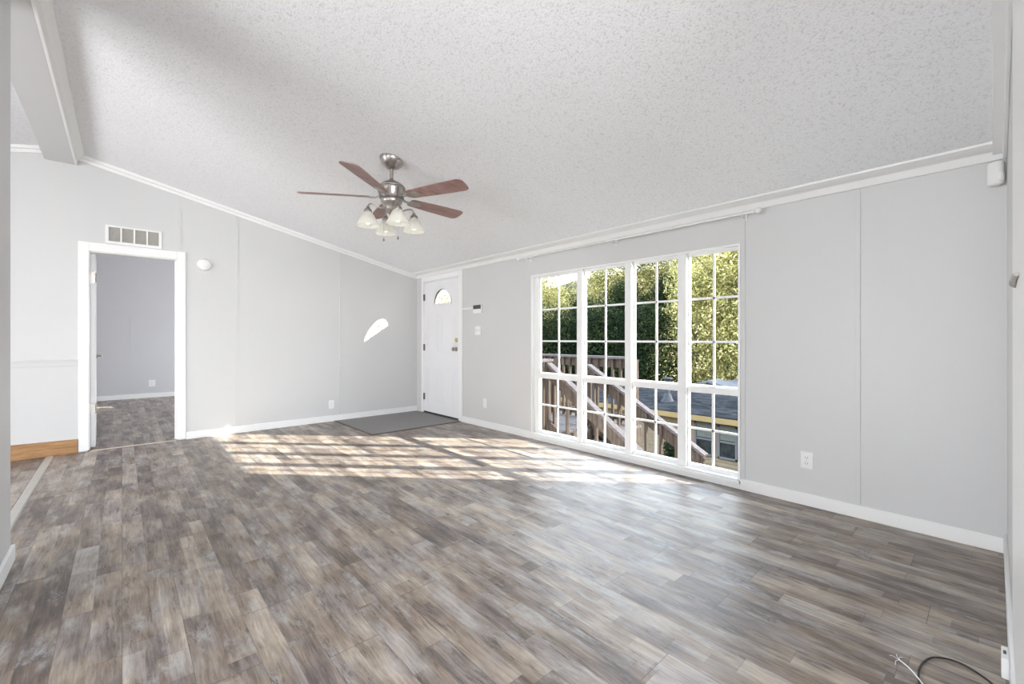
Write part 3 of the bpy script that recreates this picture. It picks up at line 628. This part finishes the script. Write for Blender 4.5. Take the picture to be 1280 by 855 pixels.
gr = MB().lathe([(0.100, 2.348), (0.107, 2.345), (0.109, 2.339), (0.096, 2.335)], vert, 48).lathe([(0.0895, 2.262), (0.091, 2.257), (0.086, 2.252)], vert, 48)
for k in range(12):
    a = 2 * math.pi * k / 12
    mk = vert @ Matrix.Rotation(a, 4, 'Z')
    gr.prism([(0.1065, -0.004, 2.330), (0.1065, 0.004, 2.330), (0.0885, 0.0035, 2.258), (0.0885, -0.0035, 2.258)], (0.004, 0, 0), mk)
tag(gr.build('housing_slots', 'nickel_dark', fan), 'dark slots around the motor body')
fit = MB().lathe([(0.082, 2.250), (0.084, 2.236), (0.078, 2.222), (0.060, 2.200), (0.052, 2.180), (0.040, 2.150), (0.022, 2.135), (0.010, 2.128), (0, 2.126)], vert, 40).build('light_fitter', 'nickel', fan)
# blades (outline along +x, root at 0.17)
def blade_outline():
    pts = []
    lo = [(0.165, -0.040), (0.19, -0.052), (0.30, -0.060), (0.50, -0.070), (0.655, -0.074)]
    tip = [(0.682, -0.062), (0.694, -0.036), (0.694, 0.036), (0.682, 0.062)]
    hi = [(0.655, 0.074), (0.50, 0.070), (0.30, 0.060), (0.19, 0.052), (0.165, 0.040)]
    return lo + tip + hi
for k in range(5):
    a = R(46 + 72 * k) + RA
    mk = vert @ Matrix.Translation((0, 0, 2.268)) @ Matrix.Rotation(a, 4, 'Z') @ Matrix.Rotation(R(-13.5), 4, 'X')
    bl = MB().prism([(x, y, -0.003) for x, y in blade_outline()], (0, 0, 0.006), mk).build('fan_blade', 'blade', fan, 0.0015)
    br = MB()
    br.prism([(0.150, -0.016, -0.009), (0.175, -0.030, -0.009), (0.225, -0.034, -0.009), (0.262, -0.022, -0.009), (0.275, 0, -0.009), (0.262, 0.022, -0.009), (0.225, 0.034, -0.009), (0.175, 0.030, -0.009), (0.150, 0.016, -0.009)], (0, 0, 0.006), mk)
    mk2 = vert @ Matrix.Rotation(a, 4, 'Z')
    br.bar(mk2 @ Vector((0.084, 0, 2.285)), mk2 @ Vector((0.125, 0, 2.262)), 0.028, 0.008).bar(mk2 @ Vector((0.122, 0, 2.263)), mk2 @ Vector((0.165, 0, 2.262)), 0.030, 0.008)
    tag(br.build('blade_bracket', 'nickel', bl, 0.002), 'brushed nickel blade bracket')
for k in range(4):
    a = R(30 + 90 * k) + RA; mk = vert @ Matrix.Rotation(a, 4, 'Z')
    arm = MB().tube([mk @ Vector(p) for p in smooth_path([(0.050, 0, 2.180), (0.085, 0, 2.172), (0.125, 0, 2.190), (0.160, 0, 2.196), (0.180, 0, 2.178), (0.183, 0, 2.160)], 5)], 0.0065, 10)
    sc = mk @ Matrix.Translation((0.183, 0, 0))
    arm.lathe([(0.010, 2.170), (0.014, 2.164), (0.014, 2.156), (0.024, 2.150), (0.030, 2.140), (0.031, 2.122), (0.027, 2.116), (0, 2.116)], sc, 24)
    ao = arm.build('lamp_arm', 'nickel', fan)
    sh = MB().lathe([(0.026, 2.128), (0.034, 2.122), (0.046, 2.104), (0.062, 2.070), (0.078, 2.038), (0.087, 2.022), (0.0885, 2.016), (0.085, 2.018), (0.076, 2.036), (0.060, 2.068), (0.044, 2.100), (0.032, 2.118), (0.026, 2.122)], sc, 36)
    tag(sh.build('lamp_shade', 'shade', ao), 'frosted white glass shade')
    bb = MB().lathe([(0, 2.118), (0.012, 2.112), (0.013, 2.090)] + [(0.026 * math.sin(R(q)) , 2.062 + 0.028 * math.cos(R(q))) for q in range(30, 181, 15)], sc, 18)
    bb.build('light_bulb', 'plastic', ao)
    ld = bpy.data.lights.new('lamp_light', 'POINT'); ld.energy = LAMP_W; ld.shadow_soft_size = 0.02; ld.color = (1.0, 0.97, 0.90)
    lo_ = bpy.data.objects.new('lamp_light', ld); COL.objects.link(lo_); lo_.location = sc @ Vector((0, 0, 2.024))
for dx, dy, zb in ((-0.062, 0.0, 1.925), (0.062, -0.04, 1.930)):
    ca, sa = math.cos(RA), math.sin(RA)
    px_, py_ = FX + dx * ca - dy * sa, FYc + dx * sa + dy * ca
    pc = MB().tube([(px_, py_, 2.185), (px_, py_, zb + 0.022)], 0.0013, 6).build('pull_chain', 'nickel', fan)
    MB().lathe([(0, zb + 0.024), (0.004, zb + 0.020), (0.006, zb + 0.010), (0.0075, zb), (0.004, zb - 0.004), (0, zb - 0.004)], Matrix.Translation((px_, py_, 0)), 12).build('fob', 'nickel_dark', pc)

# ---------------------------------------------------------------- outside: deck and stairs
DZ = -0.10
dk = thing('wooden_deck', (4.6, 5.0, -1.2), 'weathered brown wooden deck landing outside the left window unit', 'deck')
b_ = MB()
x = 3.62
while x < 5.5:
    b_.box(x, x + 0.135, 3.86, 6.6, DZ - 0.035, DZ); x += 0.142
y = 3.40
while y < 3.80:
    b_.box(4.98, 5.58, y, y + 0.135, DZ - 0.035, DZ); y += 0.142
b_.build('deck_boards', 'deck_grey', dk, 0.003)
b_ = MB().box(3.66, 5.56, 3.82, 3.86, DZ - 0.24, DZ - 0.03).box(5.52, 5.56, 3.4, 6.6, DZ - 0.24, DZ - 0.03).box(3.66, 5.56, 6.56, 6.6, DZ - 0.24, DZ - 0.03).box(4.98, 5.56, 3.38, 3.42, DZ - 0.24, DZ - 0.03)
b_.build('rim_joist', 'deck', dk)
for px_, py_ in ((3.72, 3.9), (5.5, 3.46), (5.5, 4.7), (5.5, 6.5), (3.72, 6.5)):
    MB().box(px_ - 0.045, px_ + 0.045, py_ - 0.045, py_ + 0.045, -1.25, DZ - 0.03).build('post', 'deck', dk, 0.004)
def rail_run(parent, p, q, ztop, zbase, nb, post_ends=True, notch=0.05):
    """level balustrade from p to q (xy)"""
    p = Vector((*p, 0)); q = Vector((*q, 0)); d = (q - p).normalized()
    MB().bar(p + Vector((0, 0, ztop)), q + Vector((0, 0, ztop)), 0.14, 0.036).build('top_rail', 'deck_grey', parent, 0.004)
    MB().bar(p + Vector((0, 0, ztop - 0.085)), q + Vector((0, 0, ztop - 0.085)), 0.036, 0.13).build('side_rail', 'deck', parent, 0.003)
    MB().bar(p + Vector((0, 0, zbase + 0.09)), q + Vector((0, 0, zbase + 0.09)), 0.036, 0.085).build('bottom_rail', 'deck', parent, 0.003)
    nrm = Vector((-d.y, d.x, 0))
    for k in range(nb):
        c_ = p + (q - p) * ((k + 0.5) / nb) + nrm * 0.034
        MB().bar(c_ + Vector((0, 0, zbase - 0.06)), c_ + Vector((0, 0, ztop - 0.02)), 0.036, 0.036, (d.x, d.y, 0)).build('baluster', 'deck', parent, 0.002)
ZR = 0.865
rail_run(dk, (5.48, 3.46), (5.48, 6.5), ZR, DZ, 22)
for py_ in (3.46, 4.95, 6.5): MB().box(5.435, 5.525, py_ - 0.045, py_ + 0.045, DZ - 0.03, ZR - 0.02).build('post', 'deck', dk, 0.004)
MB().box(4.10 - 0.045, 4.10 + 0.045, 3.895 - 0.045, 3.895 + 0.045, DZ - 0.2, ZR - 0.02).build('post', 'deck', dk, 0.004)
MB().box(3.70 - 0.045, 3.70 + 0.045, 3.895 - 0.045, 3.895 + 0.045, DZ - 0.2, ZR - 0.02).build('post', 'deck', dk, 0.004)
MB().box(4.98 - 0.045, 4.98 + 0.045, 3.95 - 0.045, 3.95 + 0.045, DZ - 0.2, ZR - 0.10).build('post', 'deck', dk, 0.004)
MB().bar((3.64, 3.895, ZR), (4.17, 3.895, ZR), 0.14, 0.036).build('top_rail', 'deck_grey', dk, 0.004)
MB().bar((3.64, 3.895, ZR - 0.085), (4.15, 3.895, ZR - 0.085), 0.036, 0.13).build('side_rail', 'deck', dk, 0.003)
MB().bar((3.64, 3.895, DZ + 0.09), (4.15, 3.895, DZ + 0.09), 0.036, 0.085).build('bottom_rail', 'deck', dk, 0.003)
for k in range(3): MB().box(3.80 + k * 0.1, 3.836 + k * 0.1, 3.85, 3.875, DZ - 0.02, ZR - 0.02).build('baluster', 'deck', dk, 0.002)

st = thing('wooden_staircase', (4.55, 3.0, -1.2), 'weathered wooden staircase with slanted handrails descending past the window units', 'staircase')
PIT = 0.63
def zA(y, top, y0): return top - PIT * (y0 - y)
YB = 2.22
for (xx, top, y0, yend) in ((4.10, 0.86, 3.90, 2.10), (5.00, 0.765, 3.90, YB)):
    slope = 0.665 if xx < 4.5 else 0.575
    def zz(y, d=0.0): return top - slope * (y0 - y) - d
    MB().bar((xx, y0, zz(y0)), (xx, yend, zz(yend)), 0.10, 0.036, (0, 0, 1)).build('handrail', 'deck_grey', st, 0.004)
    MB().bar((xx, y0, zz(y0, 0.115)), (xx, yend + 0.03, zz(yend + 0.03, 0.115)), 0.036, 0.13).build('side_rail', 'deck', st, 0.003)
    MB().bar((xx, y0, zz(y0, 0.80)), (xx, yend, zz(yend, 0.80)), 0.036, 0.13).build('lower_rail', 'deck', st, 0.003)
    MB().bar((xx, y0 - 0.03, zz(y0, 1.12)), (xx, yend - 0.1, zz(yend - 0.1, 1.12)), 0.045, 0.26).build('stringer', 'deck', st, 0.003)
    n = 8
    for k in range(n):
        y = y0 - 0.12 - (y0 - yend - 0.25) * k / (n - 1)
        sx_ = -0.036 if xx > 4.5 else 0.036
        MB().box(xx + sx_ - 0.018, xx + sx_ + 0.018, y - 0.016, y + 0.016, zz(y, 0.92), zz(y, 0.03)).build('baluster', 'deck', st, 0.002)
    for y in (yend + 0.1,):
        MB().box(xx - 0.045, xx + 0.045, y - 0.045, y + 0.045, zz(y, 1.0) - 0.25, zz(y, 0.03)).build('newel_post', 'deck', st, 0.004)
for k in range(6):
    y = 3.66 - 0.29 * k; z = DZ - 0.175 * (k + 1)
    MB().box(4.12, 4.98, y - 0.12, y + 0.17, z - 0.036, z).build('tread', 'deck_grey', st, 0.004)

# neighbouring house
hs = thing('neighbour_house', (17.5, 8.0, -4.0), 'neighbouring house with tan lap siding and dark shingle roof', 'house')
HX = 15.0; HZ = -1.55; GH = -4.2
b_ = MB(); z = GH; poly = []
while z < HZ:
    b_.prism([(HX - 0.030, 2.0, z), (HX - 0.003, 2.0, z + 0.135), (HX + 0.1, 2.0, z + 0.135), (HX + 0.1, 2.0, z)], (0, 12.0, 0)); z += 0.135
b_.box(HX + 0.1, HX + 7.0, 2.0, 2.1, GH, HZ).box(HX + 0.1, HX + 7.0, 13.9, 14.0, GH, HZ).box(HX + 6.9, HX + 7.0, 2.0, 14.0, GH, HZ)
b_.prism([(HX, 2.0, HZ), (HX + 7, 2.0, HZ), (HX + 3.5, 2.0, HZ + 0.42)], (0, 0.1, 0)).prism([(HX, 13.9, HZ), (HX + 7, 13.9, HZ), (HX + 3.5, 13.9, HZ + 0.42)], (0, 0.1, 0))
b_.build('siding', 'siding', hs)
EZ = -1.47; RZ = -1.02
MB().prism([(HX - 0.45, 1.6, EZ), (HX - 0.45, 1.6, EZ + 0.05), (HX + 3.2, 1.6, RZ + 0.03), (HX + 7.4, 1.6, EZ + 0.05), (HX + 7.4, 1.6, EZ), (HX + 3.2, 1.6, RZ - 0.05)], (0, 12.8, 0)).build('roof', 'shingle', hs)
MB().box(HX - 0.46, HX - 0.43, 1.6, 14.4, EZ - 0.16, EZ + 0.02).box(HX - 0.43, HX + 0.0, 1.6, 14.4, EZ - 0.16, EZ - 0.14).build('fascia', 'fascia', hs)
MB().box(HX - 0.03, HX, 1.95, 14.05, EZ - 0.255, EZ - 0.16).build('frieze_board', 'fascia', hs)
for (y0, y1) in ((6.37, 7.02), (5.60, 6.22)):
    z0, z1 = -2.86, -1.74
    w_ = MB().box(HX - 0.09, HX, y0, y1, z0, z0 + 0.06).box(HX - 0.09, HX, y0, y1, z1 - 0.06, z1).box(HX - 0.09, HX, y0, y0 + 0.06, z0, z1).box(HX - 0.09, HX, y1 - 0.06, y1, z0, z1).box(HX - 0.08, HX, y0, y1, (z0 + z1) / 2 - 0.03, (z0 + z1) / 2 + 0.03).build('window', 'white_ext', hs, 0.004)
    MB().box(HX - 0.05, HX, y0 + 0.05, y1 - 0.05, z0 + 0.05, z1 - 0.05).build('pane', 'dark_glass', w_)
    MB().box(HX - 0.060, HX - 0.045, y0 + 0.05, y1 - 0.05, (z0 + z1) / 2 + 0.06, z1 - 0.06).build('blind', paint('window_blind', (0.09, 0.095, 0.08), 0.7, 0.1, 12), w_)
PX, PY = 15.9, 8.55
PZ = EZ + (RZ - EZ) * (PX - HX + 0.45) / 3.65
pp = MB().lathe([(0.09, PZ - 0.05), (0.09, PZ + 0.62), (0.055, PZ + 0.66), (0.055, PZ + 0.78)], Matrix.Translation((PX, PY, 0)), 20)
pp.lathe([(0.30, PZ - 0.10), (0.27, PZ + 0.02), (0.19, PZ + 0.10), (0.13, PZ + 0.30), (0.09, PZ + 0.31)], Matrix.Translation((PX, PY, 0)), 20).lathe([(0, PZ + 0.96), (0.20, PZ + 0.93), (0.21, PZ + 0.88), (0.10, PZ + 0.86)], Matrix.Translation((PX, PY, 0)), 20).lathe([(0.12, PZ + 0.72), (0.12, PZ + 0.88)], Matrix.Translation((PX, PY, 0)), 20)
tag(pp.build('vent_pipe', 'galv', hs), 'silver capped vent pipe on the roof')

# small gable roof behind
gs = thing('gabled_shed', (21, 9.4, -4.0), 'pale gable end peeking above the dark shingle roof', 'shed')
gx = 22.5; k_ = gx / 15.0
def gy(px, py):
    a = (px - 640) / 541.7; b2 = (424 - py) / 541.7
    Fx, Fy = math.sin(YAW), math.cos(YAW); Rx, Ry = math.cos(YAW), -math.sin(YAW)
    rx, ry2 = Fx + a * Rx, Fy + a * Ry; t_ = gx / rx
    return ry2 * t_, EYE + b2 * t_
(p0y, p0z), (p1y, p1z), (p2y, p2z) = gy(861, 483.5), gy(886, 476.5), gy(918, 487)
bz = p0z - 0.35
MB().prism([(gx, p0y, -4), (gx, p2y, -4), (gx, p2y, p2z - 0.05), (gx, p1y, p1z - 0.12), (gx, p0y, p0z - 0.05)], (3.5, 0, 0)).build('gable_wall', paint('grey_gable_siding', (0.10, 0.097, 0.105), 0.7, 0.06), gs)
MB().bar((gx - 0.1, p0y + 0.3, p0z - 0.06), (gx - 0.1, p1y, p1z), 0.12, 0.16, (1, 0, 0)).bar((gx - 0.1, p1y, p1z), (gx - 0.1, p2y - 0.3, p2z - 0.06), 0.12, 0.16, (1, 0, 0)).build('barge_board', 'white_ext', gs)
MB().prism([(gx - 0.15, p0y + 0.4, p0z - 0.05), (gx - 0.15, p1y, p1z + 0.06), (gx - 0.15, p2y - 0.4, p2z - 0.05), (gx - 0.15, p1y, p1z + 0.0)], (1.4, 0, 0)).build('roof', 'white_ext', gs)

# ground: level by the house, then falling towards the neighbour and rising as a wooded hill
def gz(x, y):
    d = x
    if d < 5.8: z = -1.2
    elif d < 12.5: z = -1.2 - (d - 5.8) / 6.7 * 2.9
    elif d < 27: z = -4.1
    else: z = -4.1 + (d - 27) * 0.30
    return z + 0.08 * math.sin(x * 1.3 + y * 0.7)
vs = []; fs = []
xs = [3.65 + 0.6 * i for i in range(80)] + [52 + 8 * i for i in range(8)]; ys = [-30 + 2.0 * j for j in range(60)]
for x in xs:
    for y in ys: vs.append((x, y, gz(x, y)))
for i in range(len(xs) - 1):
    for j in range(len(ys) - 1): fs.append((i * 60 + j, (i + 1) * 60 + j, (i + 1) * 60 + j + 1, i * 60 + j + 1))
struct(MB().add(vs, fs, True).build('ground', 'soil', origin=(10, 5, -4.1)), 'leaf-strewn sloping ground outside the house', 'ground')

# ---------------------------------------------------------------- trees
def foliage_mesh(name, mat, clumps, nleaf, size, seed):
    rnd = random.Random(seed); v = []; f = []; ids = []
    for i in range(nleaf):
        cx_, cy_, cz_, r_ = clumps[rnd.randrange(len(clumps))]
        u = rnd.uniform(-1, 1); a = rnd.uniform(0, 2 * math.pi); q = math.sqrt(1 - u * u); rr = r_ * (0.55 + 0.5 * rnd.random() ** 0.6)
        nrm = Vector((q * math.cos(a), q * math.sin(a), u)); c_ = Vector((cx_, cy_, cz_)) + nrm * rr
        d = (nrm * 0.8 + Vector((rnd.gauss(0, .6), rnd.gauss(0, .6), rnd.gauss(0, .6) + 0.3))).normalized()
        t1 = d.orthogonal().normalized(); t1.rotate(Matrix.Rotation(rnd.uniform(0, 6.28), 3, d)); t2 = d.cross(t1)
        s_ = size * rnd.uniform(0.6, 1.4); o = len(v)
        v += [c_ - t1 * s_, c_ + t2 * s_ * 0.45 + d * s_ * 0.15, c_ + t1 * s_, c_ - t2 * s_ * 0.45 + d * s_ * 0.15]
        f.append((o, o + 1, o + 2, o + 3)); ids.append((rnd.random() * 50, rnd.random() * 50, rnd.random() * 50))
    me = bpy.data.meshes.new(name); me.from_pydata(v, [], f); me.update()
    at = me.attributes.new('leaf', 'FLOAT_VECTOR', 'FACE'); at.data.foreach_set('vector', [c for t_ in ids for c in t_])
    me.materials.append(MAT[mat]); return me
def trunk_mesh(name, h, r, seed):
    rnd = random.Random(seed); b = MB()
    b.tube([(rnd.uniform(-.1, .1) * i, rnd.uniform(-.1, .1) * i, h * i / 6 - (0.5 if i == 0 else 0)) for i in range(7)], [r * (1 - 0.13 * i) for i in range(7)], 9)
    for k in range(6):
        a = rnd.uniform(0, 6.28); z0 = h * rnd.uniform(0.35, 0.8); l = h * 0.28
        b.tube([(0, 0, z0), (math.cos(a) * l * .5, math.sin(a) * l * .5, z0 + l * .35), (math.cos(a) * l, math.sin(a) * l, z0 + l * .8)], [r * .4, r * .3, r * .12], 6)
    me = bpy.data.meshes.new(name); me.from_pydata([Vector(v) for v in b.v], [], b.f); me.update()
    me.polygons.foreach_set('use_smooth', b.sm); me.materials.append(MAT['bark']); return me
def clumps_for(h, w, seed, n=16, low=0.12):
    rnd = random.Random(seed); out = []
    for i in range(n):
        t_ = (i + 0.5) / n; z = h * (low + (0.95 - low) * t_); rad = w * math.sin(math.pi * min(1, 0.18 + 0.80 * t_)) ** 0.7
        a = i * 2.4 + rnd.uniform(-.4, .4); d = rad * rnd.uniform(0.35, 0.8)
        out.append((math.cos(a) * d, math.sin(a) * d, z, w * rnd.uniform(0.42, 0.60)))
    return out
protos = []
for i, (mat, h, w, nl, sz) in enumerate((('leaf_green', 11, 2.9, 26000, 0.095), ('leaf_yellow', 11, 3.0, 26000, 0.085), ('leaf_mix', 11, 2.7, 26000, 0.09), ('leaf_green', 7, 2.8, 22000, 0.09), ('leaf_yellow', 7, 2.6, 20000, 0.08))):
    protos.append((foliage_mesh('foliage', mat, clumps_for(h, w, 10 + i, 26), nl, sz, 30 + i), trunk_mesh('trunk', h * 0.9, 0.17, 50 + i), h))
def tree(kind, d, bearing, top, label, group, rz):
    """top: elevation angle of the crown as seen from the room"""
    x, y = d * math.cos(R(bearing)), d * math.sin(R(bearing)); z = gz(x, y) - 0.05
    s = (EYE + d * math.tan(R(top)) - z) / (protos[kind][2] * 1.02)
    t = thing('leafy_tree', (x, y, z), label, 'tree', group)
    t.rotation_euler[2] = rz; w = max(0.8, min(1.25, s)); t.scale = (w, w, s)
    for nm, me in (('foliage', protos[kind][0]), ('trunk', protos[kind][1])):
        o = bpy.data.objects.new(nm, me); COL.objects.link(o); o.parent = t
lab = {0: ('tall dark green tree in the woods behind the neighbouring house', 'dark green woodland trees'),
       1: ('tall yellow-green autumn tree in the woods behind the neighbouring house', 'yellow-green woodland trees'),
       2: ('tall olive green tree in the woods behind the neighbouring house', 'olive woodland trees'),
       3: ('bushy dark green understorey tree at the edge of the woods', 'dark bushy trees'),
       4: ('bushy yellow understorey tree at the edge of the woods', 'yellow bushy trees')}
# (distance, bearing from +X, kind, elevation of the top)
TREES = [(30.5, 20.0, 1, 15), (30.5, 25.0, 1, 9.5), (30.5, 31.0, 3, 3.5), (31, 36.5, 3, 4.0), (31, 42.5, 3, 3.0), (31, 14, 2, 14), (31, 48.5, 3, 5.5), (31, 8, 1, 13),
         (37, 17.0, 1, 17), (37, 22.5, 1, 17), (37, 28.0, 0, 8.0), (37, 33.5, 0, 7.5), (37, 39.0, 0, 5.4), (37, 44.0, 1, 8.8), (37, 50.0, 2, 9), (37, 11, 0, 15),
         (44, 20.0, 2, 16), (44, 25.0, 1, 14.5), (44, 29.0, 1, 12.6), (44, 33.0, 1, 13.0), (44, 37.0, 1, 12.0), (45, 41.2, 2, 6.8), (44, 46.0, 1, 9.8), (44, 53, 2, 9),
         (33, 56.5, 1, 6.0), (34, 61.5, 1, 7.0)]
rr = random.Random(3)
for (d, a, k, el) in TREES:
    tree(k, d, a, el, *lab[k], rr.uniform(0, 6.28))
# round shrub by the foot of the stairs
sx_, sy_ = 9.3, 4.87
sh = thing('round_shrub', (sx_, sy_, gz(sx_, sy_)), 'small round green shrub seen beyond the stair handrail', 'shrub')
me = foliage_mesh('foliage', 'leaf_green', [(0, 0, 1.42, 0.20), (0.03, 0.05, 1.30, 0.20), (-0.04, -0.05, 1.18, 0.17)], 1500, 0.03, 99)
o = bpy.data.objects.new('foliage', me); COL.objects.link(o); o.parent = sh
MB().tube([(sx_, sy_, gz(sx_, sy_) - 0.1), (sx_, sy_, gz(sx_, sy_) + 1.2)], 0.025, 8).build('stem', 'bark', sh)
